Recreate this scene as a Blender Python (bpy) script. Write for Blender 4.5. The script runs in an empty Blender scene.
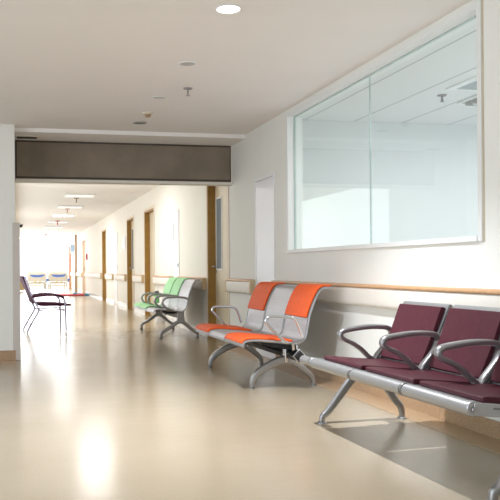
import bpy, math, random
from mathutils import Vector, Matrix
random.seed(4)
COL = bpy.context.scene.collection
PI = math.pi

# ------------------------------------------------------------------ materials
def new_mat(name):
    m = bpy.data.materials.new(name); m.use_nodes = True
    nt = m.node_tree
    return m, nt, nt.nodes['Principled BSDF']

def mat(name, col, rough=0.5, metal=0.0, noise=0.0, nscale=8.0, bump=0.0, bscale=200.0, coat=0.0, spec=None, alt=None):
    m, nt, b = new_mat(name)
    b.inputs['Base Color'].default_value = (*col, 1)
    b.inputs['Roughness'].default_value = rough
    b.inputs['Metallic'].default_value = metal
    if coat: b.inputs['Coat Weight'].default_value = coat; b.inputs['Coat Roughness'].default_value = 0.08
    if spec is not None: b.inputs['Specular IOR Level'].default_value = spec
    tc = nt.nodes.new('ShaderNodeTexCoord')
    if noise:
        n = nt.nodes.new('ShaderNodeTexNoise'); n.inputs['Scale'].default_value = nscale; n.inputs['Detail'].default_value = 6
        nt.links.new(tc.outputs['Object'], n.inputs['Vector'])
        mx = nt.nodes.new('ShaderNodeMix'); mx.data_type = 'RGBA'
        c2 = alt if alt else tuple(max(0, c*(1-noise)) for c in col)
        mx.inputs[6].default_value = (*col, 1); mx.inputs[7].default_value = (*c2, 1)
        rp = nt.nodes.new('ShaderNodeMapRange'); rp.inputs[1].default_value = .35; rp.inputs[2].default_value = .65
        nt.links.new(n.outputs['Fac'], rp.inputs[0]); nt.links.new(rp.outputs[0], mx.inputs[0])
        nt.links.new(mx.outputs[2], b.inputs['Base Color'])
    if bump:
        n2 = nt.nodes.new('ShaderNodeTexNoise'); n2.inputs['Scale'].default_value = bscale
        nt.links.new(tc.outputs['Object'], n2.inputs['Vector'])
        bp = nt.nodes.new('ShaderNodeBump'); bp.inputs['Strength'].default_value = bump; bp.inputs['Distance'].default_value = .004
        nt.links.new(n2.outputs['Fac'], bp.inputs['Height']); nt.links.new(bp.outputs['Normal'], b.inputs['Normal'])
    return m

def emis(name, col, strength):
    m, nt, b = new_mat(name)
    b.inputs['Base Color'].default_value = (.9, .9, .9, 1)
    b.inputs['Emission Color'].default_value = (*col, 1)
    b.inputs['Emission Strength'].default_value = strength
    return m

def glass_mat(name, tint, fac_scale=1.0):
    m = bpy.data.materials.new(name); m.use_nodes = True
    nt = m.node_tree; nt.nodes.clear()
    out = nt.nodes.new('ShaderNodeOutputMaterial')
    tr = nt.nodes.new('ShaderNodeBsdfTransparent'); tr.inputs['Color'].default_value = (*tint, 1)
    gl = nt.nodes.new('ShaderNodeBsdfGlossy'); gl.inputs['Roughness'].default_value = .0
    gl.inputs['Color'].default_value = (.93, 1, .97, 1)
    lw = nt.nodes.new('ShaderNodeLayerWeight'); lw.inputs['Blend'].default_value = .5
    pw = nt.nodes.new('ShaderNodeMath'); pw.operation = 'POWER'; pw.inputs[1].default_value = 5
    nt.links.new(lw.outputs['Facing'], pw.inputs[0])
    ml = nt.nodes.new('ShaderNodeMath'); ml.operation = 'MULTIPLY_ADD'; ml.inputs[1].default_value = .9*fac_scale; ml.inputs[2].default_value = .04
    ml.use_clamp = True
    mx = nt.nodes.new('ShaderNodeMixShader')
    nt.links.new(pw.outputs[0], ml.inputs[0]); nt.links.new(ml.outputs[0], mx.inputs[0])
    nt.links.new(tr.outputs[0], mx.inputs[1]); nt.links.new(gl.outputs[0], mx.inputs[2])
    nt.links.new(mx.outputs[0], out.inputs['Surface'])
    return m

def perf_metal(name, col, rough):
    """perforated steel sheet: rows of tiny dark holes"""
    m, nt, b = new_mat(name)
    b.inputs['Metallic'].default_value = .75; b.inputs['Roughness'].default_value = rough
    tc = nt.nodes.new('ShaderNodeTexCoord')
    v = nt.nodes.new('ShaderNodeTexVoronoi'); v.feature = 'F1'
    v.inputs['Scale'].default_value = 95; v.inputs['Randomness'].default_value = 0.6
    nt.links.new(tc.outputs['Object'], v.inputs['Vector'])
    r = nt.nodes.new('ShaderNodeMapRange'); r.inputs[1].default_value = .28; r.inputs[2].default_value = .36
    nt.links.new(v.outputs['Distance'], r.inputs[0])
    mx = nt.nodes.new('ShaderNodeMix'); mx.data_type = 'RGBA'
    mx.inputs[6].default_value = (col[0]*.7, col[1]*.7, col[2]*.7, 1); mx.inputs[7].default_value = (*col, 1)
    nt.links.new(r.outputs[0], mx.inputs[0]); nt.links.new(mx.outputs[2], b.inputs['Base Color'])
    return m

def floor_mat():
    m, nt, b = new_mat('vinyl_floor')
    tc = nt.nodes.new('ShaderNodeTexCoord')
    n = nt.nodes.new('ShaderNodeTexNoise'); n.inputs['Scale'].default_value = 1.6; n.inputs['Detail'].default_value = 8
    n2 = nt.nodes.new('ShaderNodeTexNoise'); n2.inputs['Scale'].default_value = 90; n2.inputs['Detail'].default_value = 3
    nt.links.new(tc.outputs['Object'], n.inputs['Vector']); nt.links.new(tc.outputs['Object'], n2.inputs['Vector'])
    mx = nt.nodes.new('ShaderNodeMix'); mx.data_type = 'RGBA'
    mx.inputs[6].default_value = (*FLOOR_A, 1); mx.inputs[7].default_value = (*FLOOR_B, 1)
    ad = nt.nodes.new('ShaderNodeMath'); ad.operation = 'MULTIPLY_ADD'; ad.inputs[1].default_value = .5
    nt.links.new(n2.outputs['Fac'], ad.inputs[0])
    hf = nt.nodes.new('ShaderNodeMath'); hf.operation = 'MULTIPLY'; hf.inputs[1].default_value = .5
    nt.links.new(n.outputs['Fac'], hf.inputs[0]); nt.links.new(hf.outputs[0], ad.inputs[2])
    rp = nt.nodes.new('ShaderNodeMapRange'); rp.inputs[1].default_value = .35; rp.inputs[2].default_value = .65
    nt.links.new(ad.outputs[0], rp.inputs[0]); nt.links.new(rp.outputs[0], mx.inputs[0])
    nt.links.new(mx.outputs[2], b.inputs['Base Color'])
    b.inputs['Roughness'].default_value = .2
    b.inputs['IOR'].default_value = 1.45
    mp = nt.nodes.new('ShaderNodeMapping'); mp.inputs['Scale'].default_value = (2.0, 7.0, 1)
    nt.links.new(tc.outputs['Object'], mp.inputs['Vector'])
    n3 = nt.nodes.new('ShaderNodeTexNoise'); n3.inputs['Scale'].default_value = 1.2; n3.inputs['Detail'].default_value = 4
    nt.links.new(mp.outputs[0], n3.inputs['Vector'])
    bp = nt.nodes.new('ShaderNodeBump'); bp.inputs['Strength'].default_value = .12; bp.inputs['Distance'].default_value = .01
    nt.links.new(n3.outputs['Fac'], bp.inputs['Height']); nt.links.new(bp.outputs['Normal'], b.inputs['Normal'])
    return m

def lined_ceiling(name, col, period, axis, dark=.88, offset=0.0):
    m, nt, b = new_mat(name)
    b.inputs['Roughness'].default_value = .8
    tc = nt.nodes.new('ShaderNodeTexCoord'); sp = nt.nodes.new('ShaderNodeSeparateXYZ')
    nt.links.new(tc.outputs['Object'], sp.inputs[0])
    md = nt.nodes.new('ShaderNodeMath'); md.operation = 'FLOORED_MODULO'; md.inputs[1].default_value = period
    of = nt.nodes.new('ShaderNodeMath'); of.operation = 'SUBTRACT'; of.inputs[1].default_value = offset
    nt.links.new(sp.outputs[axis], of.inputs[0]); nt.links.new(of.outputs[0], md.inputs[0])
    lt = nt.nodes.new('ShaderNodeMath'); lt.operation = 'LESS_THAN'; lt.inputs[1].default_value = .022
    nt.links.new(md.outputs[0], lt.inputs[0])
    mx = nt.nodes.new('ShaderNodeMix'); mx.data_type = 'RGBA'
    mx.inputs[6].default_value = (*col, 1); mx.inputs[7].default_value = (*(c*dark for c in col), 1)
    nt.links.new(lt.outputs[0], mx.inputs[0]); nt.links.new(mx.outputs[2], b.inputs['Base Color'])
    return m

FLOOR_A = (.405, .33, .235); FLOOR_B = (.36, .29, .20)
M = {
 'floor': floor_mat(),
 'border': mat('floor_border', (.50, .335, .20), .28, noise=.25, nscale=120),
 'skirting': mat('tan_skirting', (.52, .34, .20), .4, noise=.4, nscale=140),
 'skirting_pale': mat('pale_skirting', (.82, .80, .78), .25, noise=.05),
 'wall': mat('cream_wall', (.85, .84, .79), .75, noise=.02, nscale=3, bump=.05, bscale=160),
 'wall_corr': mat('corridor_wall', (.88, .85, .78), .7, noise=.02, nscale=3),
 'wall_room': mat('room_wall', (.80, .825, .82), .8, noise=.02),
 'ceiling': mat('plaster_ceiling', (.92, .885, .86), .85, noise=.02, nscale=2),
 'ceiling_corr': lined_ceiling('plank_ceiling', (.90, .88, .85), .6, 1, .93),
 'ceiling_room': lined_ceiling('panel_ceiling', (.80, .80, .80), .558, 0, .66, 2.985),
 'header': mat('taupe_header', (.27, .215, .16), .6, noise=.25, nscale=2.5, bump=.05, bscale=60),
 'edge_shade': mat('dark_edge_shade', (.07, .055, .042), .6, noise=.1),  # dark tone for shading painted round the header panel
 'cream_trim': mat('cream_trim', (.78, .73, .65), .5, noise=.03),
 'pinkgrey': mat('corner_guard_vinyl', (.62, .56, .51), .5, noise=.03),
 'white': mat('white_paint', (.86, .86, .86), .4, noise=.02),
 'white_blue': mat('white_laminate', (.84, .845, .875), .35, noise=.02),
 'frame_white': mat('window_frame_paint', (.83, .835, .82), .45, noise=.02),
 'caulk': mat('beige_caulk', (.60, .52, .38), .7, noise=.1),
 'rail_board': mat('rail_board', (.80, .745, .67), .45, noise=.03),
 'rail_top': mat('rail_top_wood', (.63, .36, .19), .4, noise=.12, nscale=30),
 'rail_end': mat('rail_end_tan', (.66, .50, .30), .45, noise=.05),
 'arch': mat('architrave_cream', (.80, .69, .55), .5, noise=.04),
 'jamb': mat('golden_jamb', (.38, .21, .045), .45, noise=.15, nscale=12),
 'jamb_pale': mat('pale_jamb', (.72, .56, .44), .5, noise=.05),
 'leaf': mat('door_leaf', (.76, .66, .49), .45, noise=.04, nscale=5),
 'pane_blue': mat('vision_pane', (.28, .35, .40), .08, noise=.05),
 'steel': mat('brushed_steel', (.42, .42, .44), .3, metal=.9, noise=.08, nscale=60),
 'chrome': mat('chrome', (.70, .70, .72), .16, metal=.95, noise=.05),
 'alu': mat('cast_aluminium', (.40, .395, .40), .34, metal=.85, noise=.06, nscale=40),
 'alu_light': mat('satin_aluminium', (.44, .44, .445), .4, metal=.8, noise=.04, nscale=40),
 'plate': mat('grey_plate', (.22, .225, .215), .4, metal=.5, noise=.05),
 'alu_dark': mat('dark_grey_metal', (.20, .195, .19), .4, metal=.5, noise=.06),
 'perf': perf_metal('perforated_steel', (.50, .50, .53), .42),
 'maroon': mat('maroon_vinyl', (.078, .017, .026), .5, noise=.15, nscale=30, bump=.15, bscale=260, spec=.18),
 'orange': mat('orange_vinyl', (.85, .115, .018), .55, noise=.10, nscale=25, bump=.15, bscale=200, spec=.2),
 'green': mat('green_vinyl', (.33, .72, .33), .5, noise=.08, nscale=25, bump=.1, bscale=200),
 'green_dark': mat('green_shell', (.03, .28, .06), .5, noise=.1),
 'black': mat('black_plastic', (.012, .012, .013), .45, noise=.1),
 'purple': mat('plum_vinyl', (.07, .014, .04), .6, noise=.12, nscale=20, spec=.2),
 'chair_tube': mat('lilac_tube', (.46, .43, .60), .4, metal=.0, noise=.05),
 'bed_board': mat('bed_plastic', (.78, .73, .62), .4, noise=.03),
 'blue': mat('blue_plastic', (.12, .24, .72), .4, noise=.05),
 'cyan': mat('blue_fabric', (.10, .42, .68), .7, noise=.15, nscale=30),
 'yellow': mat('yellow_plastic', (.85, .65, .10), .4, noise=.05),
 'latch': mat('blue_grey_latch', (.16, .27, .36), .4, noise=.05),
 'red': mat('red_mat_vinyl', (.78, .10, .12), .5, noise=.1, nscale=10),
 'redbox': mat('red_plastic', (.45, .03, .05), .4, noise=.05),
 'tan_wood': mat('tan_wood', (.55, .40, .20), .5, noise=.15, nscale=15),
 'sheet': mat('white_sheet', (.80, .82, .85), .8, noise=.05),
 'grey': mat('grey_plastic', (.45, .44, .43), .5, noise=.05),
 'disc_grey': mat('unlit_lens', (.56, .55, .53), .4, noise=.05),
 'disc_dark': mat('speaker_mesh', (.30, .285, .27), .6, noise=.2, nscale=300),
 'glass': glass_mat('clear_glass', (.97, .992, .98), .55),
 'glass_edge': mat('green_glass_edge', (.48, .57, .55), .2, noise=.05),
 'win_glass': glass_mat('window_glass', (.98, .99, 1.0), .6),
 'lit': emis('lit_lens', (1, .98, .95), 14),
 'panel_on': emis('lit_panel', (1, .98, .96), 9),
 'panel_off': emis('dim_panel', (1, .99, .98), .38),
 'sky_card': emis('overcast', (1, 1, 1), 1),
}

# ------------------------------------------------------------------ mesh builder
class MB:
    def __init__(s): s.v = []; s.f = []
    def add(s, vs, fs):
        o = len(s.v); s.v += [tuple(v) for v in vs]; s.f += [tuple(i+o for i in f) for f in fs]; return s
    def box(s, x0, x1, y0, y1, z0, z1):
        vs = [(x, y, z) for z in (z0, z1) for y in (y0, y1) for x in (x0, x1)]
        return s.add(vs, [(0,2,3,1), (4,5,7,6), (0,1,5,4), (2,6,7,3), (0,4,6,2), (1,3,7,5)])
    def sweep(s, path, sec, side=(0,1,0), closed=False, scale=None, cap=True):
        """sec: list of (a,b): a along `side`, b along the in-plane normal"""
        P = [Vector(p) for p in path]; n = len(P); S0 = Vector(side).normalized(); k = len(sec); vs = []
        for i, p in enumerate(P):
            if closed: t = P[(i+1) % n] - P[i-1]
            else: t = P[min(i+1, n-1)] - P[max(i-1, 0)]
            t.normalize()
            sd = (S0 - t*S0.dot(t)).normalized(); nn = t.cross(sd)
            sc = scale[i] if scale else (1, 1)
            if not isinstance(sc, tuple): sc = (sc, sc)
            vs += [p + sd*(a*sc[0]) + nn*(b*sc[1]) for a, b in sec]
        fs = []
        for i in range(n if closed else n-1):
            j = (i+1) % n
            for q in range(k):
                r = (q+1) % k; fs.append((i*k+q, j*k+q, j*k+r, i*k+r))
        if cap and not closed:
            fs.append(tuple(range(k))); fs.append(tuple((n-1)*k+q for q in reversed(range(k))))
        return s.add(vs, fs)
    def tube(s, path, r, seg=10, side=(0,1,0), closed=False):
        d = (Vector(path[-1])-Vector(path[0]))
        if abs(d.normalized().dot(Vector(side))) > .95 and not closed: side = (1,0,0)
        return s.sweep(path, circ(r, seg), side, closed)
    def prism(s, prof, y0, y1):
        n = len(prof)
        vs = [(x, y0, z) for x, z in prof] + [(x, y1, z) for x, z in prof]
        fs = [tuple(range(n)), tuple(reversed(range(n, 2*n)))] + [(i, i+n, (i+1) % n+n, (i+1) % n) for i in range(n)]
        return s.add(vs, fs)
    def sheet(s, prof, y0, y1, t):
        P = [Vector((x, 0, z)) for x, z in prof]; n = len(P); up = []
        for i in range(n):
            d = (P[min(i+1, n-1)] - P[max(i-1, 0)]).normalized()
            nn = Vector((-d.z, 0, d.x)); up.append(P[i] + nn*t)
        poly = [(p.x, p.z) for p in P] + [(p.x, p.z) for p in reversed(up)]
        m = len(poly); vs = []
        for y in (y0, y1): vs += [(x, y, z) for x, z in poly]
        fs = [(i, i+m, (i+1) % m+m, (i+1) % m) for i in range(m)]
        for i in range(n-1):                      # quad end caps
            a, b, c, d = i, i+1, m-2-i, m-1-i
            fs.append((a, b, c, d)); fs.append((d+m, c+m, b+m, a+m))
        return s.add(vs, fs)
    def lathe(s, prof, center=(0,0,0), axis='z', seg=20):
        c = Vector(center); k = len(prof); vs = []
        for i in range(seg):
            a = 2*PI*i/seg
            for r, h in prof:
                x, y = r*math.cos(a), r*math.sin(a)
                vs.append(c + (Vector((x, y, h)) if axis == 'z' else Vector((x, h, y)) if axis == 'y' else Vector((h, x, y))))
        fs = []
        for i in range(seg):
            j = (i+1) % seg
            for q in range(k-1): fs.append((i*k+q, j*k+q, j*k+q+1, i*k+q+1))
        fs.append(tuple(i*k for i in reversed(range(seg)))); fs.append(tuple(i*k+k-1 for i in range(seg)))
        return s.add(vs, fs)
    def build(s, name, m, parent=None, bevel=0, smooth=35, seg=2):
        me = bpy.data.meshes.new(name); me.from_pydata(s.v, [], s.f); me.validate(); me.update()
        import bmesh
        bm = bmesh.new(); bm.from_mesh(me); bmesh.ops.recalc_face_normals(bm, faces=bm.faces); bm.to_mesh(me); bm.free()
        me.materials.append(m)
        if smooth:
            for p in me.polygons: p.use_smooth = True
            me.set_sharp_from_angle(angle=math.radians(smooth))
        o = bpy.data.objects.new(name, me); COL.objects.link(o)
        if parent: o.parent = parent
        if bevel:
            b = o.modifiers.new('bevel', 'BEVEL'); b.width = bevel; b.segments = seg; b.limit_method = 'ANGLE'
            b.harden_normals = False
        return o

def circ(r, n=10): return [(r*math.cos(2*PI*i/n), r*math.sin(2*PI*i/n)) for i in range(n)]
def rrect(a, b, r, n=3):
    """rounded rectangle section, full sizes a (side) and b (normal)"""
    out = []
    for cx, cy, st in ((a/2-r, b/2-r, 0), (-a/2+r, b/2-r, 90), (-a/2+r, -b/2+r, 180), (a/2-r, -b/2+r, 270)):
        for i in range(n+1):
            an = math.radians(st+90*i/n); out.append((cx+r*math.cos(an), cy+r*math.sin(an)))
    return out
def smooth(pts, n=5, closed=False):
    P = [Vector(p) for p in pts]; m = len(P); out = []
    rng = range(m) if closed else range(m-1)
    for i in rng:
        if closed: p0, p1, p2, p3 = P[i-1], P[i], P[(i+1) % m], P[(i+2) % m]
        else: p0, p1, p2, p3 = P[max(i-1, 0)], P[i], P[i+1], P[min(i+2, m-1)]
        for k in range(n):
            t = k/n
            out.append(.5*((2*p1)+(p2-p0)*t+(2*p0-5*p1+4*p2-p3)*t*t+(3*p1-p0-3*p2+p3)*t**3))
    if not closed: out.append(P[-1])
    return out
def xz(pts, y=0.0): return [(x, y, z) for x, z in pts]
def smooth2(pts, n=5): return [(p.x, p.z) for p in smooth(xz(pts), n)]

def tag(o, label=None, cat=None, group=None, kind=None):
    if label: o['label'] = label
    if cat: o['category'] = cat
    if group: o['group'] = group
    if kind: o['kind'] = kind
    return o
def empty(name, loc, rz=0):
    o = bpy.data.objects.new(name, None); COL.objects.link(o)
    o.location = loc; o.rotation_euler = (0, 0, rz); o.empty_display_size = .2
    return o
def thing(name, loc, label, cat, group=None, rz=0): return tag(empty(name, loc, rz), label, cat, group)
def struct(mb, name, m, **k): return tag(mb.build(name, m, **k), kind='structure')
def copy_part(o, parent, dy=0):
    c = o.copy(); COL.objects.link(c); c.parent = parent
    c.location.y += dy
    for ch in o.children: copy_part(ch, c)
    return c
def copy_tree(o):
    c = o.copy(); COL.objects.link(c)
    for ch in o.children: copy_part(ch, c)
    return c

# ------------------------------------------------------------------ the place (x to the right, y down the corridor, z up)
W = 2.60            # inner face of the long right wall
H = 2.518           # hall ceiling
HS = 2.475          # soffit before the opening
HC = 2.53           # corridor ceiling
YC = 8.62           # step of the ceiling
YS = 8.45           # step of the ceiling / front of the left wall
YB = 9.18           # header panel
YE = 40.0           # end of the corridor
XL = -4.6; YK = -4.5

struct(MB().box(XL-.2, W+4.2, YK-.2, YE+.3, -.1, 0), 'floor', M['floor'], smooth=0)
struct(MB().box(W-.205, W-.0005, YK, YB+.02, .0, .0025), 'trim_1', M['border'], smooth=0)   # tan floor border

# ceilings
struct(MB().box(XL-.2, W+.2, YK-.2, YC, H, H+.1), 'ceiling', M['ceiling'], smooth=0)
c2 = struct(MB().box(-.0255, W+.2, YC, YB+.14, HS, H+.1), 'ceiling_soffit', M['ceiling'], smooth=0)
c2['label'] = 'lower ceiling strip in front of the opening'
struct(MB().box(-.2, W+.2, YB+.14, YE+.3, HC, HC+.1), 'ceiling_corridor', M['ceiling_corr'], smooth=0)

# right wall: openings (y0, y1, z0, z1)
doors = {'A': (9.40, 10.48), 'B': (14.82, 15.96), 'C': (17.52, 18.62), 'D': (23.2, 24.3), 'E': (30.4, 32.0)}
DH = 2.16
holes = [(3.93, 7.21, 1.105, 2.488)] + [(a, b, 0, DH) for a, b in doors.values()]
def wall_strip(y0, y1, name, m):
    mb = MB(); ys = sorted({y0, y1, *[h for hh in holes for h in hh[:2] if y0 < h < y1]})
    for a, b in zip(ys, ys[1:]):
        hh = [h for h in holes if h[0] <= a+1e-6 and h[1] >= b-1e-6]
        if not hh: mb.box(W, W+.16, a, b, 0, H+.05)
        else:
            _, _, z0, z1 = hh[0]
            if z0 > 0: mb.box(W, W+.16, a, b, 0, z0)
            mb.box(W, W+.16, a, b, z1, H+.05)
    return struct(mb, name, m, smooth=0)
wall_strip(YK-.2, 9.37, 'wall_right', M['wall'])
wall_strip(9.37, YE+.3, 'wall_right_corridor', M['wall_corr'])
# left: wall facing the camera, then the corridor's own left wall behind it
struct(MB().box(XL, -.026, YS, 9.70, 0, H+.05), 'wall_left', M['wall'], smooth=0)
struct(MB().box(-.16, -.06, 9.70, YE+.3, 0, H+.05), 'wall_left_corridor', M['wall_corr'], smooth=0)
struct(MB().box(XL-.2, XL, YK-.2, 9.7, 0, H+.05), 'wall_far_left', M['wall'], smooth=0)
struct(MB().box(XL-.2, W+.2, YK-.2, YK, 0, H+.05), 'wall_back', M['wall'], smooth=0)
struct(MB().box(-.026, W, YB+.06, YB+.14, 1.992, HS), 'wall_header', M['cream_trim'], smooth=0)
# skirtings
struct(MB().box(W-.012, W+.001, YK, 7.57, 0, .10).box(W-.012, W+.001, 8.25, 9.37, 0, .10), 'baseboard_right', M['skirting'], smooth=0)
mb = MB()
for a, b in ((10.5, 12.42), (12.92, 14.78), (16.0, 17.48), (18.66, 20.5), (21.3, 23.16), (24.34, 30.36), (32.04, 34.9)):
    mb.box(W-.012, W+.001, a, b, 0, .10)
struct(mb, 'baseboard_corridor', M['skirting_pale'], smooth=0)
struct(MB().box(XL, -.03, YS-.205, YS-.0005, .0, .0025), 'trim_4', M['border'], smooth=0)
struct(MB().box(XL, -.03, YS-.012, YS+.001, 0, .105), 'baseboard_left', M['skirting'], smooth=0)

# header panel over the opening
hp = thing('header_panel', (W/2, YB, 2.0), 'dark taupe flat panel across the top of the corridor opening', 'panel')
def rel(mb, root):   # shift world coordinates into the root's frame (no rotation)
    mb.v = [(x-root.location.x, y-root.location.y, z-root.location.z) for x, y, z in mb.v]; return mb
rel(MB().box(-.02, W-.022, YB, YB+.05, 2.027, HS), hp).build('panel_face', M['header'], hp, smooth=0)
rel(MB().box(-.02, W-.002, YB-.012, YB+.056, 1.992, 2.027).box(W-.022, W-.002, YB-.012, YB+.056, 2.027, HS), hp).build('panel_frame', M['cream_trim'], hp, bevel=.003)
rel(MB().box(-.02, W-.022, YB-.006, YB, 2.029, 2.054).box(-.02, W-.022, YB-.006, YB, 2.455, HS).box(-.02, -.004, YB-.006, YB, 2.054, 2.455).box(W-.034, W-.022, YB-.006, YB, 2.054, 2.455), hp).build('panel_edge_shade', M['edge_shade'], hp, smooth=0)  # dark strips painted as the shade along the recessed panel's edges

tag(MB().box(-.03, .022, YS-.006, YS+.05, 0, 1.47).box(-.055, -.026, YS-.006, YS, 0, 1.47).build('corner_guard', M['pinkgrey'], bevel=.004),
    'beige vertical corner guard on the left wall edge beside the opening', 'corner guard')
sv = thing('slot_vent', (.11, 8.95, HS), 'black slot air vent in the soffit above the opening', 'vent')
MB().box(-.11, .11, -.08, .08, -.008, -.001).build('slot', M['black'], sv, smooth=0)
MB().box(-.125, .125, -.095, -.08, -.011, -.0005).box(-.125, .125, .08, .095, -.011, -.0005).box(-.125, -.11, -.08, .08, -.011, -.0005).box(.11, .125, -.08, .08, -.011, -.0005).build('vent_frame', M['cream_trim'], sv, smooth=0)

# ------------------------------------------------------------------ observation window and the room behind it
y0, y1, z0, z1 = holes[0]
win = struct(MB().box(W-.012, W+.15, y0, y0+.04, z0, z1).box(W-.012, W+.15, y1-.045, y1, z0, z1)
             .box(W-.012, W+.15, y0+.04, y1-.045, z1-.04, z1).box(W-.02, W+.15, y0+.04, y1-.045, z0, z0+.035), 'window_1', M['frame_white'], bevel=.004)
ym = 5.50
MB().box(W+.06, W+.068, y0+.041, ym-.0022, z0+.036, z1-.041).build('pane', M['glass'], win, smooth=0)
MB().box(W+.06, W+.068, ym+.0022, y1-.046, z0+.036, z1-.041).build('pane', M['glass'], win, smooth=0)
MB().box(W+.058, W+.07, ym-.002, ym+.002, z0+.036, z1-.041).build('glass_joint', M['glass_edge'], win, smooth=0)
MB().box(W+.055, W+.073, y1-.052, y1-.0455, z0+.036, z1-.041).box(W+.055, W+.073, y0+.041, y1-.052, z1-.047, z1-.0405).build('glass_edge', M['glass_edge'], win, smooth=0)
MB().box(W-.003, W+.002, y0-.014, y0-.001, z0, z1).build('sealant', M['caulk'], win, smooth=0)
RX = W+4.0
struct(MB().box(W+.16, RX, 1.0, 8.0, H+.02, H+.1), 'ceiling_room', M['ceiling_room'], smooth=0)
struct(MB().box(W+.16, RX, 1.0, 8.0, .0, .004), 'floor_room', mat('pale_vinyl', (.62, .66, .68), .4, noise=.05), smooth=0)
struct(MB().box(W+.16, RX, 7.72, 7.85, 0, H+.02), 'wall_room_back', M['wall_room'], smooth=0)
struct(MB().box(RX, RX+.1, 1.0, 8.0, 0, H+.1), 'wall_room_right', M['wall_room'], smooth=0)
struct(MB().box(W+.16, RX, .9, 1.0, 0, H+.1), 'wall_room_front', M['wall_room'], smooth=0)

# ------------------------------------------------------------------ doors in the corridor
def door(n, key, jm, leaf, vision=True, handle=True):
    a, b = doors[key]; X = W+.10
    d = struct(MB().box(X, X+.045, a+.035, b-.035, .006, DH-.035), f'door_{n}', leaf, smooth=0)
    MB().box(W-.006, X+.05, b-.034, b-.001, 0, DH-.001).box(W-.006, X+.05, a+.001, a+.034, 0, DH-.001).box(W-.006, X+.05, a+.034, b-.034, DH-.034, DH-.001).build('door_lining', jm, d, smooth=0)
    MB().box(W-.012, W-.001, b, b+.05, 0, DH+.05).box(W-.012, W-.001, a-.05, a, 0, DH+.05).box(W-.012, W-.001, a, b, DH, DH+.05).build('architrave', M['arch'] if jm is M['jamb'] else jm, d, bevel=.003)
    if vision:
        vp = MB().box(X-.010, X, b-.42, b-.40, .94, 1.94).box(X-.010, X, b-.13, b-.11, .94, 1.94).box(X-.010, X, b-.40, b-.13, .94, .96).box(X-.010, X, b-.40, b-.13, 1.92, 1.94).build('vision_panel', M['white'], d, smooth=0)
        MB().box(X-.004, X-.001, b-.40, b-.13, .96, 1.92).build('pane', M['pane_blue'], vp, smooth=0)
    if handle:
        MB().box(X-.008, X, b-.11, b-.07, .90, 1.08).tube([(X-.008, b-.09, .99), (X-.055, b-.09, .99), (X-.06, b-.10, .99), (X-.06, b-.22, .99)], .011, 8, side=(0,0,1)).build('door_handle', M['alu_light'], d)
    return d
door(1, 'A', M['jamb'], M['leaf'])
door(2, 'B', M['jamb'], M['leaf'], False, False)
door(3, 'C', M['jamb'], M['leaf'])
door(4, 'D', M['jamb'], M['leaf'], False, False)
door(5, 'E', M['jamb_pale'], M['wall_corr'], False, True)
# two projecting posts near the end window
def tri(n, x0, x1, ya, yb, z1_, m): return struct(MB().box(x0, x1, ya, yb, 0, z1_), f'trim_{n}', m, smooth=0)
tri(2, W-.10, W, 35.0, 35.12, HC, mat('brown_post', (.50, .36, .24), .5, noise=.08))
tri(3, W-.16, W, 38.6, 38.72, 2.12, mat('rosewood_post', (.45, .26, .20), .5, noise=.08))

# flush cupboard doors
def cupboard(ya, yb, label, sign, handle):
    t = thing('wall_cupboard', (W, (ya+yb)/2, 0), label, 'cupboard', 'flush white service cupboards in the right wall')
    w = (yb-ya)/2
    MB().box(-.014, 0, -w, -w+.03, 0, 1.95).box(-.014, 0, w-.03, w, 0, 1.95).box(-.014, 0, -w+.03, w-.03, 1.92, 1.95).build('frame', M['white'], t, bevel=.002)
    MB().box(-.010, 0, -w+.033, w-.033, .01, 1.917).build('door', M['white_blue'], t, bevel=.002)
    dr = t.children[-1] if t.children else None
    if handle:
        MB().box(-.022, -.010, -w+.05, -w+.08, .99, 1.05).build('latch', M['latch'], t, bevel=.003)
    if sign:
        MB().box(-.014, -.010, w-.10, w-.05, 1.45, 1.72).build('sign_plate', M['grey'], t, smooth=0)
cupboard(7.58, 8.24, 'tall white flush cupboard door between the window and the header panel', False, False)
cupboard(12.43, 12.91, 'narrow white wall cupboard with a small latch behind the green-backed bench', True, True)
cupboard(20.52, 21.28, 'narrow white wall cupboard between the farther brown doorways of the corridor', True, True)

# handrails
RG = 'wall handrail lengths on the right wall'
def handrail(a, b, label):
    t = thing('handrail', (W, (a+b)/2, .665), label, 'handrail', RG)
    l = (b-a)/2; e = .05 if b-a > .5 else .03
    bd = smooth2([(-.001, .0), (-.035, .0), (-.055, .012), (-.062, .04), (-.062, .13), (-.055, .14)], 3) + [(-.001, .14)]
    MB().prism(bd, -l+e, l-e).build('rail_board', M['rail_board'], t, smooth=40)
    tp = [(-.001, .1405)] + smooth2([(-.06, .1405), (-.072, .148), (-.072, .162), (-.06, .170), (-.02, .170)], 3) + [(-.001, .170)]
    MB().prism(tp, -l+e, l-e).build('rail_cap', M['rail_top'], t, smooth=40)
    for s in (-1, 1):
        ya, yb = sorted((s*l, s*(l-e)))
        MB().box(-.068, -.001, ya, yb, 0, .168).build('rail_end', M['rail_end'], t, bevel=.012, seg=3)
handrail(YK+.1, 7.55, 'long cream handrail with orange-brown top running below the big window')
handrail(8.27, 9.34, 'short cream handrail beside the near white cupboard, before the opening')
handrail(10.56, 12.40, 'cream handrail behind the bare steel seat of the green bench')
handrail(12.94, 14.74, 'pale handrail past the white cupboard beyond the green bench')
handrail(16.04, 17.44, 'short pale handrail between the two near brown doorways beyond the green bench')
handrail(18.70, 20.49, 'pale handrail just past the doorway with the vision panel and white sign')
handrail(21.31, 23.12, 'pale handrail just before the farthest golden-brown doorway')
handrail(24.38, 30.32, 'long pale handrail with the red alarm box above it')
handrail(32.1, 34.95, 'farther pale handrail just before the full-height brown post')
handrail(35.2, 38.5, 'farthest pale handrail between the two posts near the end window')

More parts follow.
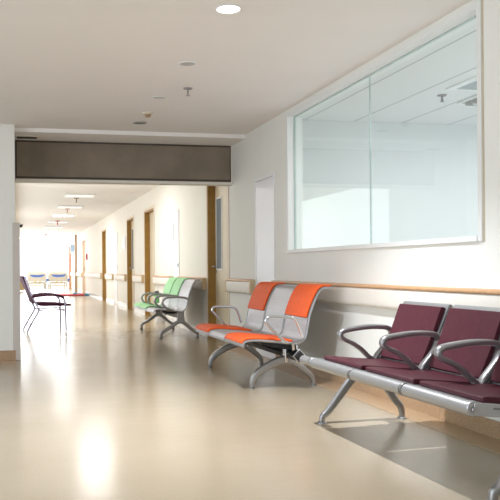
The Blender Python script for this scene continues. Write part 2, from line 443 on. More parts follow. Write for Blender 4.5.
# wall fittings
al = thing('fire_alarm', (W, 29.7, 1.35), 'small dark red alarm box on the corridor wall near its far end', 'alarm')
MB().box(-.06, .004, -.09, .09, -.02, .22).build('casing', M['redbox'], al, bevel=.012)
MB().lathe([(.0, -.066), (.04, -.066), (.045, -.058)], (0, 0, .10), 'x', 12).build('button', M['black'], al)
MB().box(-.072, -.0605, -.06, .06, .17, .20).build('label_strip', M['white'], al, smooth=0)
sg = thing('wall_sign', (W, 19.15, 1.62), 'white rectangular sign on the wall beside the doorway with a vision panel', 'sign')
MB().box(-.02, 0, -.2, .2, -.15, .15).build('sign_board', M['white'], sg, bevel=.006)
MB().box(-.0215, -.020, -.185, .185, -.135, .135).build('sign_face', mat('sign_face', (.80, .82, .86), .4, noise=.03), sg, smooth=0)
s2 = thing('wall_sign', (W, 36.3, 1.95), 'small blue and white sign high on the wall near the end window', 'sign')
MB().box(-.22, 0, -.02, .02, -.22, .22).build('sign_board', M['white'], s2, bevel=.004)
MB().box(-.20, -.02, -.023, -.020, -.16, .16).build('sign_face', mat('sign_blue', (.35, .50, .70), .4, noise=.05), s2, smooth=0)

# ------------------------------------------------------------------ end window
struct(MB().box(-.16, .0, YE, YE+.2, 0, H).box(W-.0, W+.16, YE, YE+.2, 0, H).box(0, W, YE, YE+.2, 2.46, H).box(0, W, YE, YE+.2, 0, .12), 'wall_end', M['wall_corr'], smooth=0)
mb = MB().box(0, .04, YE+.04, YE+.1, .12, 2.46).box(W-.04, W, YE+.04, YE+.1, .12, 2.46).box(.04, W-.04, YE+.04, YE+.1, .12, .17).box(.04, W-.04, YE+.04, YE+.1, 2.41, 2.46)
for x in (.88, 1.74): mb.box(x-.02, x+.02, YE+.04, YE+.1, .17, 2.41)
w2 = struct(mb, 'window_2', M['white'], smooth=0)
for a, b in ((.045, .855), (.905, 1.715), (1.765, W-.045)):
    MB().box(a, b, YE+.066, YE+.072, .175, 2.405).build('pane', M['win_glass'], w2, smooth=0)

# ------------------------------------------------------------------ ceiling fittings
def downlight(x, y, label, lens, r=.078):
    t = thing('downlight', (x, y, H), label, 'ceiling light', 'round recessed fittings in the hall ceiling')
    MB().lathe([(r, -.001), (r, -.006), (r*.92, -.010), (r*.84, -.006), (r*.84, -.0015)], (0,0,0), 'z', 28).build('trim_ring', M['white'], t)
    MB().lathe([(.0, -.003), (r*.82, -.003), (r*.82, -.0065), (r*.4, -.0085), (.0, -.009)], (0,0,0), 'z', 28).build('lens', lens, t)
downlight(1.24, 4.44, 'round recessed downlight that is switched on, glowing white', M['lit'])
downlight(1.265, 5.69, 'nearest unlit grey round downlight, larger of the two pale discs', M['disc_grey'], .07)
downlight(1.26, 6.86, 'smaller unlit pale round downlight, beyond the pendent sprinkler', M['disc_grey'], .066)
ds = thing('ceiling_speaker', (1.27, 8.08, H), 'dark grey round disc in the ceiling close to the header panel', 'speaker')
MB().lathe([(.0, -.008), (.066, -.008), (.066, -.002), (0, -.002)], (0,0,0), 'z', 24).build('grille', M['disc_dark'], ds)
MB().lathe([(.067, -.001), (.067, -.010), (.076, -.008), (.078, -.001)], (0,0,0), 'z', 24).build('rim', M['disc_grey'], ds)

def sprinkler(x, y, z, label, m, s=1.0):
    t = thing('sprinkler', (x, y, z), label, 'sprinkler', 'ceiling sprinklers')
    MB().lathe([(.0, -.001), (.040*s, -.001), (.036*s, -.010*s), (.014*s, -.014*s), (.0, -.014*s)], (0,0,0), 'z', 18).build('flange', m, t)
    MB().lathe([(.0, -.014*s), (.009*s, -.014*s), (.009*s, -.050*s), (.006*s, -.052*s), (.006*s, -.064*s), (.0, -.064*s)], (0,0,0), 'z', 12).build('body', m, t)
    MB().lathe([(.0, -.064*s), (.017*s, -.064*s), (.017*s, -.068*s), (.0, -.068*s)], (0,0,0), 'z', 12).build('deflector', m, t)
sm = mat('grey_steel', (.36, .33, .33), .4, metal=.4, noise=.05)
sprinkler(1.44, 6.47, H, 'grey pendent sprinkler on the hall ceiling between two downlights', sm)
sprinkler(1.26, 17.0, HC, 'nearest corridor sprinkler hanging just beyond the first visible light panel', mat('brown_metal', (.35, .25, .20), .4, noise=.05), 1.5)
sprinkler(1.25, 20.0, HC, 'second corridor sprinkler, pale red, hanging between two light panels', mat('pink_metal', (.62, .38, .34), .4, noise=.05), 1.7)
sprinkler(1.25, 25.0, HC, 'bright red corridor sprinkler in the middle of the row of light panels', M['redbox'], 2.0)
sprinkler(1.22, 34.8, HC, 'farthest dark red sprinkler before the end window', M['redbox'], 2.2)
sd = thing('smoke_detector', (1.27, 7.55, H), 'cream dome smoke detector on the hall ceiling', 'smoke detector')
MB().lathe([(.0, -.001), (.052, -.001), (.052, -.012), (.044, -.022), (.0, -.022)], (0,0,0), 'z', 22).build('base', mat('detector_cream', (.74, .68, .55), .5, noise=.03), sd)
MB().lathe([(.0, -.022), (.033, -.022), (.028, -.045), (.012, -.050), (.0, -.050)], (0,0,0), 'z', 18).build('sensor', mat('detector_tan', (.40, .28, .16), .5, noise=.05), sd)
cam_ = thing('dome_camera', (.10, 27.0, HC), 'small black dome camera high up by the left wall edge', 'camera')
MB().lathe([(.0, -.001), (.09, -.001), (.085, -.03), (.0, -.03)], (0,0,0), 'z', 18).build('housing', M['grey'], cam_)
MB().lathe([(.0, -.03), (.075, -.03), (.065, -.08), (.035, -.11), (.0, -.115)], (0,0,0), 'z', 18).build('dome', M['black'], cam_)

def panel(y, label, m, strength):
    t = thing('ceiling_light', (1.28, y, HC), label, 'ceiling light', 'square light panels along the corridor ceiling')
    a = .31
    MB().box(-a, a, -a, -a+.025, -.03, -.001).box(-a, a, a-.025, a, -.03, -.001).box(-a, -a+.025, -a+.025, a-.025, -.03, -.001).box(a-.025, a, -a+.025, a-.025, -.03, -.001).build('frame', M['white'], t, bevel=.003)
    MB().box(-a+.026, a-.026, -a+.026, a-.026, -.024, -.004).build('diffuser', m, t, smooth=0)
    if strength:
        l = bpy.data.lights.new('corridor_lamp', 'AREA'); l.shape = 'SQUARE'; l.size = .55; l.energy = strength; l.color = (.96, .97, .97)
        o = bpy.data.objects.new('corridor_lamp', l); COL.objects.link(o); o.location = (1.28, y, HC-.05)
PW = 26
panel(13.3, 'lit light panel nearest the opening, hidden by the header panel', M['panel_on'], PW)
panel(16.3, 'nearest visible square light panel, dim, just past the header', M['panel_off'], 0)
panel(19.3, 'second visible square light panel, dim, ahead of the bright one', M['panel_off'], 0)
panel(22.3, 'brightly lit square light panel, third in view along the corridor', M['panel_on'], PW)
panel(25.4, 'fourth visible square light panel, beside the bright red sprinkler', M['panel_off'], 0)
panel(28.4, 'fifth visible square light panel, dim, one before the farthest', M['panel_off'], 0)
panel(31.5, 'farthest square light panel, lit, near the end window', M['panel_on'], PW)

# fittings of the room behind the glass
rs = thing('sprinkler', (3.81, 6.39, H+.02), 'pendent sprinkler on the ceiling behind the big window glass', 'sprinkler', 'ceiling sprinklers')
MB().lathe([(.0, -.001), (.045, -.001), (.036, -.012), (.0, -.012)], (0,0,0), 'z', 18).build('flange', sm, rs)
MB().lathe([(.0, -.012), (.010, -.012), (.010, -.055), (.018, -.06), (.018, -.066), (.0, -.066)], (0,0,0), 'z', 12).build('body', sm, rs)
rl = thing('recessed_light', (4.40, 6.04, H+.02), 'recessed louvre ceiling light seen through the big window', 'ceiling light')
MB().box(-.28, -.255, -.6, .6, -.020, -.001).box(.255, .28, -.6, .6, -.020, -.001).box(-.255, .255, -.6, -.575, -.020, -.001).box(-.255, .255, .575, .6, -.020, -.001).build('frame', M['white'], rl, smooth=0)
MB().box(-.255, .255, -.575, .575, -.006, -.001).build('reflector', mat('louvre_reflector', (.20, .22, .23), .25, metal=.6, noise=.05), rl, smooth=0)
for k in range(3):
    MB().lathe([(.0, -.57), (.022, -.57), (.022, .57), (0, .57)], (-.16+.16*k, 0, -.030), 'y', 10).build('tube', M['white'], rl)
mb = MB()
for k in range(11): mb.box(-.255, .255, -.5+.1*k-.004, -.5+.1*k+.004, -.055, -.006)
mb.build('louvre', M['disc_grey'], rl, smooth=0)
ac = thing('ceiling_vent', (3.91, 5.80, H+.02), 'flat grey air vent in the ceiling behind the window glass, left of the louvre light', 'vent')
MB().box(-.21, -.14, -.34, .34, -.016, -.001).box(.14, .16, -.34, .34, -.016, -.001).box(-.14, .14, -.34, -.31, -.016, -.001).box(-.14, .14, .31, .34, -.016, -.001).build('frame', M['white'], ac, smooth=0)
MB().box(-.14, .14, -.31, .31, -.008, -.001).build('grille', mat('grille_grey', (.42, .47, .49), .5, noise=.1, nscale=60), ac, smooth=0)
so = thing('wall_socket', (2.93, 7.72, 1.33), 'small pale socket plate on the far wall seen through the glass', 'socket')
MB().box(-.04, .04, -.012, -.0005, -.06, .06).build('plate', M['white_blue'], so, bevel=.004)
MB().box(-.012, .012, -.018, -.0125, -.02, .02).build('switch', M['white'], so, bevel=.003)

# ------------------------------------------------------------------ maroon bench
BG = 'three-seat waiting benches along the right wall'
def maroon_bench(cx, cy, rz):
    t = thing('waiting_bench', (cx, cy, 0), 'maroon padded three-seat bench with cast metal armrests, nearest on the right', 'bench', BG, rz)
    L = .8025; mod = L*2/3; EX = .15
    MB().box(.0, .06, -L-.01, L+EX, .30, .345).build('beam', M['alu_dark'], t, bevel=.006)
    # legs: one casting at each end
    for s in (-1, 1):
        mb = MB(); y = -L+.04 if s < 0 else L+EX-.03
        fr = smooth(xz([(.04, .315), (-.03, .305), (-.11, .225), (-.20, .115), (-.25, .06), (-.272, .045), (-.278, .012)], y), 4)
        n = len(fr); mb.sweep(fr, rrect(.040, .056, .014), scale=[(1-.25*i/n, 1.05-.5*i/n) for i in range(n)])
        re = smooth(xz([(.02, .315), (.09, .30), (.16, .21), (.225, .12), (.255, .085), (.268, .05), (.27, .012)], y), 4)
        n = len(re); mb.sweep(re, rrect(.040, .056, .014), scale=[(1-.25*i/n, 1.05-.5*i/n) for i in range(n)])
        mb.box(-.03, .09, y-.022, y+.022, .29, .36)
        lg = mb.build('leg_frame', M['alu'], t)
        for x in (-.278, .27):
            MB().lathe([(0, .0), (.028, .0), (.028, .006), (.022, .012), (.014, .016), (.0, .016)], (x, y, 0), 'z', 16).build('foot_pad', M['alu_light'], lg)
    ys = [-mod, 0, mod]
    seat0 = back0 = None
    for i, y in enumerate(ys):
        h = mod/2-.014
        if seat0 is None:
            mb = MB()
            cyl = [(-.385+.030*math.cos(math.radians(a)), .392+.030*math.sin(math.radians(a))) for a in range(60, 301, 20)]
            prof = cyl + [(-.33, .362), (-.10, .348), (.08, .352), (.12, .372), (.10, .384), (-.10, .378), (-.33, .412)]
            mb.prism(prof, -h, h)
            seat0 = mb.build('seat', M['alu_light'], t, smooth=30)
            pad = smooth2([(-.322, .410), (-.328, .424), (-.315, .436), (-.20, .425), (-.05, .410), (.06, .406), (.085, .400), (.085, .386)], 3)
            p = MB().prism(pad + [(-.10, .380), (-.30, .408)], -h+.012, h-.012).build('seat_pad', M['maroon'], seat0, bevel=.005, smooth=40)
            seat0.location.y = y
            # back: silver frame panel with pad on its front
            mb = MB(); hb = mod/2-.035
            d = Vector((.150, 0, .355)); d.normalize(); nn = Vector((-d.z, 0, d.x))
            def pt(u, v): q = Vector((.060, 0, .402)) + d*u + nn*v; return (q.x, q.z)
            LB = .385
            mb.prism([pt(0, 0), pt(LB-.01, 0), pt(LB, -.006), pt(LB, -.018), pt(LB-.01, -.024), pt(0, -.024)], -hb-.012, hb+.012)
            back0 = mb.build('backrest', M['alu_light'], t, smooth=30)
            q = smooth2([pt(.012, .001), pt(.010, .020), pt(.03, .030), pt(.18, .026), pt(LB-.05, .030), pt(LB-.03, .022), pt(LB-.028, .001)], 3)
            MB().prism(q, -hb+.006, hb-.006).build('back_pad', M['maroon'], back0, bevel=.006, smooth=40)
            MB().prism([pt(.02, -.026), pt(.27, -.026), pt(.27, -.034), pt(.02, -.034)], -hb-.03, hb+.03).build('rear_shell', M['green_dark'], back0, smooth=0)
            back0.location.y = y
        else:
            copy_part(seat0, t, y-ys[0]); copy_part(back0, t, y-ys[0])
    # side plates between backs, brackets between seats, arms
    ends = [-L, -mod/2, mod/2, L]
    MB().prism([(-.385+.026*math.cos(math.radians(a)), .395+.026*math.sin(math.radians(a))) for a in range(0, 360, 20)], L+.012, L+EX).build('end_tube', M['alu_light'], t)
    MB().prism([(-.37, .38), (-.36, .41), (-.1, .372), (.06, .365), (.06, .335), (-.1, .345)], L+EX-.02, L+EX-.004).build('end_plate', M['alu_light'], t, bevel=.002)
    for k, y in enumerate(ends):
        yy = y + (.012 if k == 0 else -.012 if k == 3 else 0)
        u = [(x-.038, z) for x, z in [(.06, .36), (.14, .37), (.245, .62), (.280, .715), (.284, .735), (.274, .748), (.254, .746), (.215, .67), (.105, .43), (.06, .385)]]
        bs = MB().prism(u, yy-.010, yy+.010).build('back_support', M['plate'], t, bevel=.003)
        if k in (1, 2):
            gp = [(.10, .425), (.155, .56), (.185, .56), (.125, .425)] if k == 1 else [(.10, .425), (.115, .46), (.145, .46), (.125, .425)]
            MB().prism(gp, yy-.0125, yy-.0102).build('web_insert', M['green_dark'], bs, smooth=0)
        MB().lathe([(0, -.008), (.029, -.008), (.031, -.005), (.031, .005), (.029, .008), (0, .008)], (-.385, yy, .395), 'y', 18).build('bolster_disc', M['alu_light'] if k in (0, 3) else M['alu_dark'], t)
        g = MB().prism([(-.04, .350), (-.04, .378), (.02, .395), (.10, .40), (.10, .345), (.06, .338), (.0, .338)], yy-.012, yy+.012).build('seat_bracket', M['alu_light'] if k in (0, 3) else M['alu'], t, bevel=.002)
        if k == 0:
            ep = MB().prism([(-.385, .366), (-.385, .420), (-.33, .416), (-.1, .388), (.1, .392), (.1, .345), (-.1, .345), (-.33, .362)], yy-.012, yy-.004).build('end_plate', M['alu_light'], t, bevel=.003)
            MB().prism([(-.30, .388), (-.30, .396), (-.02, .372), (-.02, .364)], yy-.0135, yy-.0125).build('end_groove', M['alu_dark'], ep, smooth=0)
        if k in (0, 3):
            s = -1 if k == 0 else 1
            MB().lathe([(0, 0), (.013, 0), (.011, s*.003), (0, s*.003)], (-.385, yy+s*.0125, .392), 'y', 14).build('bolster_cap', M['alu'], t)
        loop = [(.02, .405), (-.01, .425), (-.055, .465), (-.12, .505), (-.178, .528), (-.203, .552), (-.185, .578), (-.10, .592), (.0, .600), (.09, .598), (.145, .588), (.168, .56), (.150, .52), (.105, .47), (.06, .425), (.045, .40)]
        pts = smooth(xz([(x*.92-.026, z) for x, z in loop], yy), 3); n = len(pts)
        sc = []
        for p in pts:
            sc.append((1.0, 1.0 if p.z < .55 else 1.15))
        MB().sweep(pts, rrect(.042, .026, .009), scale=sc).build('armrest', M['alu'], t)
    return t
maroon_bench(2.13, 3.555, math.radians(1.6))

# ------------------------------------------------------------------ perforated steel benches
def steel_profile(x_front, x_top):
    return smooth2([(x_front-.012, .352), (x_front-.008, .378), (x_front+.016, .397), (x_front+.10, .402), (-.16, .388), (-.03, .375), (.03, .370), (.075, .388), (.100, .43), (.114, .50), (.137, .60), (.180, .71), (.218, .775), (.242, .796), (.265, .801), (x_top, .801)], 3)

def sub_profile(prof, za, xb):
    """the part of the profile from arc index range"""
    return prof

def orange_bench(cx, cy):
    t = thing('waiting_bench', (cx, cy, 0), 'perforated steel three-seat bench with orange pads on its two outer seats', 'bench', BG)
    L = .81; mod = 2*L/3; prof = steel_profile(-.40, .325)
    y_legs = (-.60, .76)
    dia = lambda q: [(.046-q, .27), (.046, .27-q), (.046+q, .27), (.046, .27+q)]
    MB().prism(dia(.046), -L-.012, L-.0).build('beam', M['black'], t, bevel=.003)
    for y0_ in (-L+.004, L-.02):
        o = MB()
        for q0, q1 in ((.0465, .058),):
            A = dia(q0); B = dia(q1)
            vs = [(x, y_, z) for y_ in (y0_, y0_+.016) for P_ in (A, B) for x, z in P_]
            fs = []
            for i in range(4):
                j = (i+1) % 4
                fs += [(i, j, 4+j, 4+i), (8+i, 12+i, 12+j, 8+j), (4+i, 4+j, 12+j, 12+i), (i, 8+i, 8+j, j)]
            o.add(vs, fs)
        o.build('beam_collar', M['chrome'], t, bevel=.002)
    for y in y_legs:
        mb = MB()
        p = smooth(xz([(-.282, .022), (-.276, .065), (-.240, .115), (-.16, .170), (-.06, .212), (.01, .222), (.08, .200), (.17, .13), (.225, .075), (.238, .022)], y), 5)
        n = len(p); mb.sweep(p, rrect(.052, .046, .012), scale=[(.7+.3*math.sin(PI*i/(n-1)), .66+.7*math.sin(PI*i/(n-1))) for i in range(n)])
        lg = mb.build('leg_frame', M['alu'], t)
        for x in (-.283, .239):
            MB().lathe([(0, .0), (.022, .0), (.022, .018), (.016, .026), (.0, .026)], (x, y, 0), 'z', 14).build('foot_pad', M['alu_dark'], lg)
        MB().box(-.012, .012, y-.03, y+.03, .20, .35).box(.08, .10, y-.03, y+.03, .19, .38).build('beam_clamp', M['chrome'], t, bevel=.006)
    for i in range(3):
        y = -L+mod*(i+.5); h = mod/2-.012
        s = MB().sheet(prof, -h, h, .006).build('seat_shell', M['perf'], t, smooth=50)
        s.location.y = y
        for sg_ in (-1, 1):
            MB().sweep(xz(prof, sg_*h), circ(.0105, 8)).build('side_tube', M['steel'], s)
        # black underseat bracket
        b = MB().prism([(-.22, .376), (-.20, .345), (-.05, .315), (.03, .300), (.062, .30), (.085, .345), (.07, .366), (-.03, .366), (-.16, .380)], -.10, .10).build('seat_bracket', M['black'], t, bevel=.004)
        b.location.y = y
        if i != 1:
            k = next(j for j, p in enumerate(prof) if p[0] > .01)
            top = [p for p in prof[2:k]]
            off = [(x, z+.008) for x, z in top]
            MB().sheet(off, -h+.014, h-.014, .018).build('seat_pad', M['orange'], s, bevel=.006, smooth=60)
            bk = [p for p in prof if p[1] > .56 and p[0] > 0]
            P = [Vector((x, 0, z)) for x, z in bk]; q = []
            for j in range(len(P)):
                d = (P[min(j+1, len(P)-1)]-P[max(j-1, 0)]).normalized(); nn = Vector((-d.z, 0, d.x)); w = P[j]+nn*.008; q.append((w.x, w.z))
            MB().sheet(q, -h+.014, h-.014, .018).build('back_pad', M['orange'], s, bevel=.006, smooth=60)
    for y in (-L-.03, L+.03):
        s = 1 if y < 0 else -1
        a = smooth(xz([(-.06, .380), (-.10, .40), (-.17, .47), (-.232, .535), (-.240, .562), (-.215, .585), (-.15, .586), (-.05, .580), (-.012, .570), (.012, .545), (.040, .475), (.055, .425)], y), 4)
        MB().sweep(a, circ(.0115, 9)).build('armrest', M['chrome'], t)
        MB().tube([(-.02, y, .37), (-.01, y+s*.02, .33), (.02, y+s*.09, .31)], .012, 8, side=(1,0,0)).build('arm_stay', M['chrome'], t)
    return t
orange_bench(2.10, 6.50)

def green_bench(cx, cy):
    t = thing('waiting_bench', (cx, cy, 0), 'steel bench with green pads on its two far seats, standing past the opening', 'bench', BG)
    L = .91; mod = 2*L/3; prof = steel_profile(-.34, .31)
    MB().box(.0, .06, -L+.05, L-.05, .275, .34).build('beam', M['black'], t, bevel=.004)
    for y in (-.86, .85):
        mb = MB()
        f = smooth(xz([(.03, .235), (-.03, .215), (-.13, .145), (-.22, .098), (-.245, .075), (-.25, .022)], y), 4); n = len(f)
        mb.sweep(f, rrect(.05, .055, .014), scale=[(1-.3*i/n, 1-.35*i/n) for i in range(n)])
        f = smooth(xz([(.03, .235), (.09, .205), (.17, .135), (.24, .085), (.262, .065), (.265, .022)], y), 4)
        mb.sweep(f, rrect(.05, .055, .014), scale=[(1-.3*i/n, 1-.35*i/n) for i in range(n)])
        mb.prism([(-.03, .22), (.085, .22), (.075, .30), (.075, .37), (-.02, .37), (-.015, .30)], y-.028, y+.028)
        lg = mb.build('leg_frame', M['alu'], t)
        for x in (-.25, .265):
            MB().lathe([(0, .0), (.024, .0), (.024, .018), (.016, .028), (.0, .028)], (x, y, 0), 'z', 14).build('foot_pad', M['alu_dark'], lg)
    for i in range(3):
        y = -L+mod*(i+.5); h = mod/2-.014
        s = MB().sheet(prof, -h, h, .006).build('seat_shell', M['perf'], t, smooth=50); s.location.y = y
        for sg_ in (-1, 1):
            MB().sweep(xz(prof, sg_*h), circ(.010, 8)).build('side_tube', M['steel'], s)
        b = MB().prism([(-.20, .376), (-.18, .335), (.06, .335), (.065, .366), (-.03, .366), (-.16, .380)], -.11, .11).build('seat_bracket', M['black'], t, bevel=.004); b.location.y = y
        if i != 0:
            k = next(j for j, p in enumerate(prof) if p[0] > .01)
            MB().sheet([(x, z+.008) for x, z in prof[2:k]], -h+.014, h-.014, .018).build('seat_pad', M['green'], s, bevel=.006, smooth=60)
            bk = [p for p in prof if p[1] > .56 and p[0] > 0]
            P = [Vector((x, 0, z)) for x, z in bk]; q = []
            for j in range(len(P)):
                d = (P[min(j+1, len(P)-1)]-P[max(j-1, 0)]).normalized(); nn = Vector((-d.z, 0, d.x)); w = P[j]+nn*.008; q.append((w.x, w.z))
            MB().sheet(q, -h+.014, h-.014, .018).build('back_pad', M['green'], s, bevel=.006, smooth=60)
    for k in range(4):
        y = -L+mod*k
        a = smooth(xz([(.115, .545), (.06, .566), (-.06, .574), (-.17, .566), (-.225, .530), (-.232, .485), (-.20, .44), (-.14, .405), (-.08, .39)], y), 4)
        n = len(a)
        MB().sweep(a, rrect(.052, .028, .010)).build('armrest', M['alu'], t)
    return t
green_bench(2.16, 11.28)

bt = thing('bottle', (2.12, 11.9, .425), 'small green bottle with dark cap standing on the far green seat', 'bottle')
MB().lathe([(0, 0), (.040, 0), (.042, .01), (.042, .13), (.036, .145), (.03, .15), (0, .15)], (0,0,0), 'z', 16).build('bottle_body', M['green'], bt)
MB().lathe([(0, .15), (.034, .15), (.034, .19), (.028, .195), (0, .195)], (0,0,0), 'z', 14).build('cap', M['alu_dark'], bt)

# ------------------------------------------------------------------ tubular armchair on the left of the corridor
def armchair(x, y, rz=.09):
    t = thing('armchair', (x, y, 0), 'plum padded tubular armchair in side view beside the left opening edge', 'chair', rz=rz)
    w = .29
    for s in (-1, 1):
        yy = s*w
        MB().tube(smooth(xz([(.30, .003), (.295, .30), (.285, .46), (.24, .535), (.15, .555)], yy), 4), .015).build('leg', M['chair_tube'], t)
        MB().tube(smooth(xz([(-.30, .003), (-.21, .17), (-.12, .33), (-.15, .42), (-.22, .56), (-.30, .78), (-.325, .86)], yy), 4), .015).build('leg', M['chair_tube'], t)
        MB().tube(xz([(-.13, .335), (.0, .335), (.29, .345)], yy), .011).build('side_stretcher', M['chair_tube'], t)
        MB().sweep(smooth(xz([(-.225, .545), (-.10, .560), (.05, .572), (.20, .560), (.27, .520)], yy), 4), rrect(.055, .035, .012)).build('arm_pad', M['purple'], t)
    MB().tube([(-.235, -w, .12), (-.235, w, .12)], .010).build('cross_stretcher', M['chair_tube'], t)
    MB().tube([(.292, -w, .31), (.292, w, .31)], .010).build('cross_stretcher', M['chair_tube'], t)
    MB().prism(smooth2([(-.12, .41), (-.10, .455), (.0, .455), (.20, .442), (.37, .425), (.385, .41), (.37, .393)], 3)+[(.2, .395), (-.10, .40)], -.265, .265).build('seat', M['purple'], t, bevel=.008)
    MB().prism(smooth2([(-.165, .44), (-.205, .53), (-.27, .70), (-.32, .84), (-.345, .87), (-.365, .855)], 3)+smooth2([(-.345, .80), (-.29, .67), (-.235, .54), (-.20, .44)], 3), -.265, .265).build('backrest', M['purple'], t, bevel=.008)
armchair(.40, 12.42)

# ------------------------------------------------------------------ far end: beds, cabinet, mat
def bed(x, y, label):
    t = thing('hospital_bed', (x, y, 0), label, 'bed', 'hospital beds at the corridor end')
    def rb(y0_, y1_, zt):
        out = smooth2([(-.41, .43), (-.42, .70), (-.40, zt-.07), (-.34, zt-.015), (-.15, zt), (.15, zt), (.34, zt-.015), (.40, zt-.07), (.42, .70), (.41, .43)], 4)
        return MB().prism(out, y0_, y1_)
    fb = rb(0, .05, .83).build('footboard', M['bed_board'], t, bevel=.008)
    MB().prism(smooth2([(-.31, .755), (-.29, .69), (-.15, .635), (.15, .635), (.29, .69), (.31, .755), (.15, .735), (-.15, .735), (-.31, .755)], 3)[:-1], -.006, -.0005).build('blue_band', M['blue'], fb, smooth=0)
    rb(1.97, 2.02, .92).build('headboard', M['bed_board'], t, bevel=.008)
    MB().box(-.40, .40, .06, 1.96, .47, .60).build('mattress', M['sheet'], t, bevel=.03)
    MB().box(-.40, .40, .0, 1.96, .32, .385).box(-.36, .36, -.012, .03, .22, .28).build('bed_frame', M['bed_board'], t, bevel=.008)
    MB().box(-.14, -.02, -.010, .02, .395, .425).box(.08, .18, -.010, .02, .395, .425).build('tag_bar', M['yellow'], t, smooth=0)
    for sx in (-1, 1):
        if sx > 0:
            MB().lathe([(0, 0), (.042, 0), (.05, .02), (.05, .11), (.04, .13), (0, .13)], (.445, .03, .43), 'z', 14).build('bumper', M['blue'], t)
            MB().tube([(.36, .03, .40), (.445, .03, .44)], .02, 8).build('bumper_arm', M['grey'], t)
        for yy in (.12, 1.88):
            lg = MB().box(sx*.37-.025, sx*.37+.025, yy-.025, yy+.025, .13, .32).build('leg', M['alu_light'], t, bevel=.005)
            MB().lathe([(0, -.02), (.055, -.02), (.065, -.012), (.065, .012), (.055, .02), (0, .02)], (sx*.37, yy, .065), 'x', 16).build('castor', M['alu_dark'], lg)
        MB().tube(smooth([(sx*.405, .5, .40), (sx*.405, .5, .68), (sx*.405, .58, .74), (sx*.405, 1.3, .74), (sx*.405, 1.38, .68), (sx*.405, 1.38, .40)], 4), .014, 8, side=(1,0,0)).build('side_rail', M['alu_light'], t)
bed(.84, 35.3, 'left hospital bed with cream footboard and blue band before the end window')
bed(1.79, 35.3, 'right hospital bed with cream footboard and blue band before the end window')
cb = thing('bedside_cabinet', (.10, 35.45, 0), 'small tan bedside cabinet at the left of the hospital beds', 'cabinet')
MB().box(-.14, .16, -.2, .2, .03, .54).box(-.15, .17, -.21, .21, .54, .565).build('body', M['tan_wood'], cb, bevel=.004)
dw = MB().box(-.12, .14, -.215, -.2005, .38, .53).build('drawer', M['tan_wood'], cb, bevel=.003)
MB().box(-.04, .06, -.23, -.2155, .45, .465).build('handle', M['alu_dark'], dw, smooth=0)
dd = MB().box(-.12, .14, -.215, -.2005, .05, .365).build('door', M['tan_wood'], cb, bevel=.003)
MB().box(.10, .115, -.23, -.2155, .18, .28).build('handle', M['alu_dark'], dd, smooth=0)

mt = thing('floor_mat', (1.88, 28.6, 0), 'red padded mat lying on the floor before the hospital beds', 'mat')
MB().box(-.52, .48, -.35, .55, .003, .06).build('mat_body', M['red'], mt, bevel=.02)
MB().box(-.522, .482, -.352, .552, .026, .034).build('piping', mat('dark_red_piping', (.5, .05, .06), .5, noise=.05), mt, smooth=0)
def bundle(x, y, z, label, m, s=1.0):
    o = MB().lathe([(0, 0), (.07, 0), (.10, .02), (.105, .05), (.08, .085), (.03, .10), (0, .10)], (0,0,0), 'z', 14).build('cloth_bundle', m)
    o.location = (x, y, z); o.scale = (1.4*s, .9*s, s); tag(o, label, 'cloth', 'cloth bundles by the red mat')
bundle(2.03, 28.45, .061, 'small blue cloth bundle lying on the red mat', M['cyan'], .6)
bundle(2.22, 29.45, .0, 'blue cloth bundle on the floor behind the end of the red mat', M['cyan'], .75)
bundle(2.47, 28.5, .0, 'blue cloth bundle on the floor by the wall at the red mat', M['cyan'], .75)
bundle(2.46, 29.5, .0, 'orange-brown cloth bundle on the floor by the wall behind the blue one', M['rail_top'], .8)

# white bin under the far green seat
wb = thing('waste_bin', (2.50, 13.7, 0), 'white waste bin by the wall just past the green bench', 'bin')
MB().lathe([(0, .0), (.075, .0), (.08, .01), (.095, .30), (.10, .31), (.09, .31), (.085, .30), (.0, .03)], (0,0,0), 'z', 20).build('bin_body', M['white_blue'], wb)
MB().lathe([(.0, .30), (.101, .312), (.101, .325), (.06, .335), (0, .337)], (0,0,0), 'z', 20).build('lid', M['white_blue'], wb)

# ------------------------------------------------------------------ light
sc = bpy.context.scene
w = bpy.data.worlds.new('overcast_world'); sc.world = w; w.use_nodes = True
bg = w.node_tree.nodes['Background']; bg.inputs[0].default_value = (.95, .98, 1, 1); bg.inputs[1].default_value = 2.2

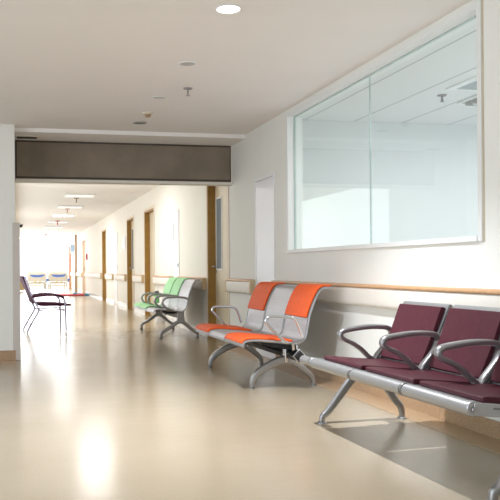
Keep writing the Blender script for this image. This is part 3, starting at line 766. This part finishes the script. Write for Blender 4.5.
def area(name, loc, rot, sx, sy, e, col=(1, 1, 1), spread=None):
    l = bpy.data.lights.new(name, 'AREA'); l.shape = 'RECTANGLE'; l.size = sx; l.size_y = sy; l.energy = e; l.color = col
    if spread: l.spread = spread
    o = bpy.data.objects.new(name, l); COL.objects.link(o); o.location = loc; o.rotation_euler = rot
    return o
sp = bpy.data.lights.new('downlight_lamp', 'SPOT'); sp.energy = 390; sp.spot_size = math.radians(112); sp.spot_blend = .9; sp.shadow_soft_size = .02; sp.color = (.90, .94, 1.0)
so_ = bpy.data.objects.new('downlight_lamp', sp); COL.objects.link(so_); so_.location = (1.24, 4.44, H-.05)
area('hall_fill_left', (XL+.1, 2.5, 1.5), (0, math.radians(-90), 0), 2.0, 7.0, 165, (.74, .865, 1))  # added fill from the left; the wall has no window
area('hall_fill_top', (-1.9, 2.6, H-.03), (0, 0, 0), 3.0, 7.0, 55, (.74, .85, 1))  # added overhead fill out of view, no fitting modelled
area('hall_fill_back', (-.6, YK+.1, 1.6), (math.radians(90), 0, 0), 5.0, 1.6, 60, (.75, .87, 1))  # added fill from behind the camera, in front of a plain wall
area('room_light', (4.6, 4.2, H-.06), (0, 0, 0), 2.5, 4.6, 110, (.96, .95, .98))
area('end_window_light', (W/2, YE-.05, 1.3), (math.radians(-90), 0, 0), 2.5, 2.2, 220, (.93, .97, 1))
area('corridor_side_fill', (-.05, 24, 1.35), (0, math.radians(-90), 0), 1.8, 27, 190, (.92, .96, 1))  # added strip of light to brighten the corridor; left wall is solid

# ------------------------------------------------------------------ camera
f = 770.0; th = math.atan(172/770)
cd = bpy.data.cameras.new('camera'); cd.sensor_fit = 'HORIZONTAL'; cd.sensor_width = 36; cd.lens = f/500*36
cd.shift_x = .12; cd.shift_y = (268.6-250)/500; cd.clip_end = 200
co = bpy.data.objects.new('camera', cd); COL.objects.link(co)
co.matrix_world = Matrix.Translation((0, 0, .963)) @ Matrix.Rotation(-th, 4, 'Z') @ Matrix.Rotation(PI/2, 4, 'X') @ Matrix.Rotation(-.008, 4, 'Z')
sc.camera = co

sc.view_settings.view_transform = 'Standard'
sc.view_settings.look = 'None'
sc.view_settings.exposure = 0.04
sc.cycles.max_bounces = 12; sc.cycles.diffuse_bounces = 6; sc.cycles.transparent_max_bounces = 16
sc.cycles.sample_clamp_indirect = 6.0
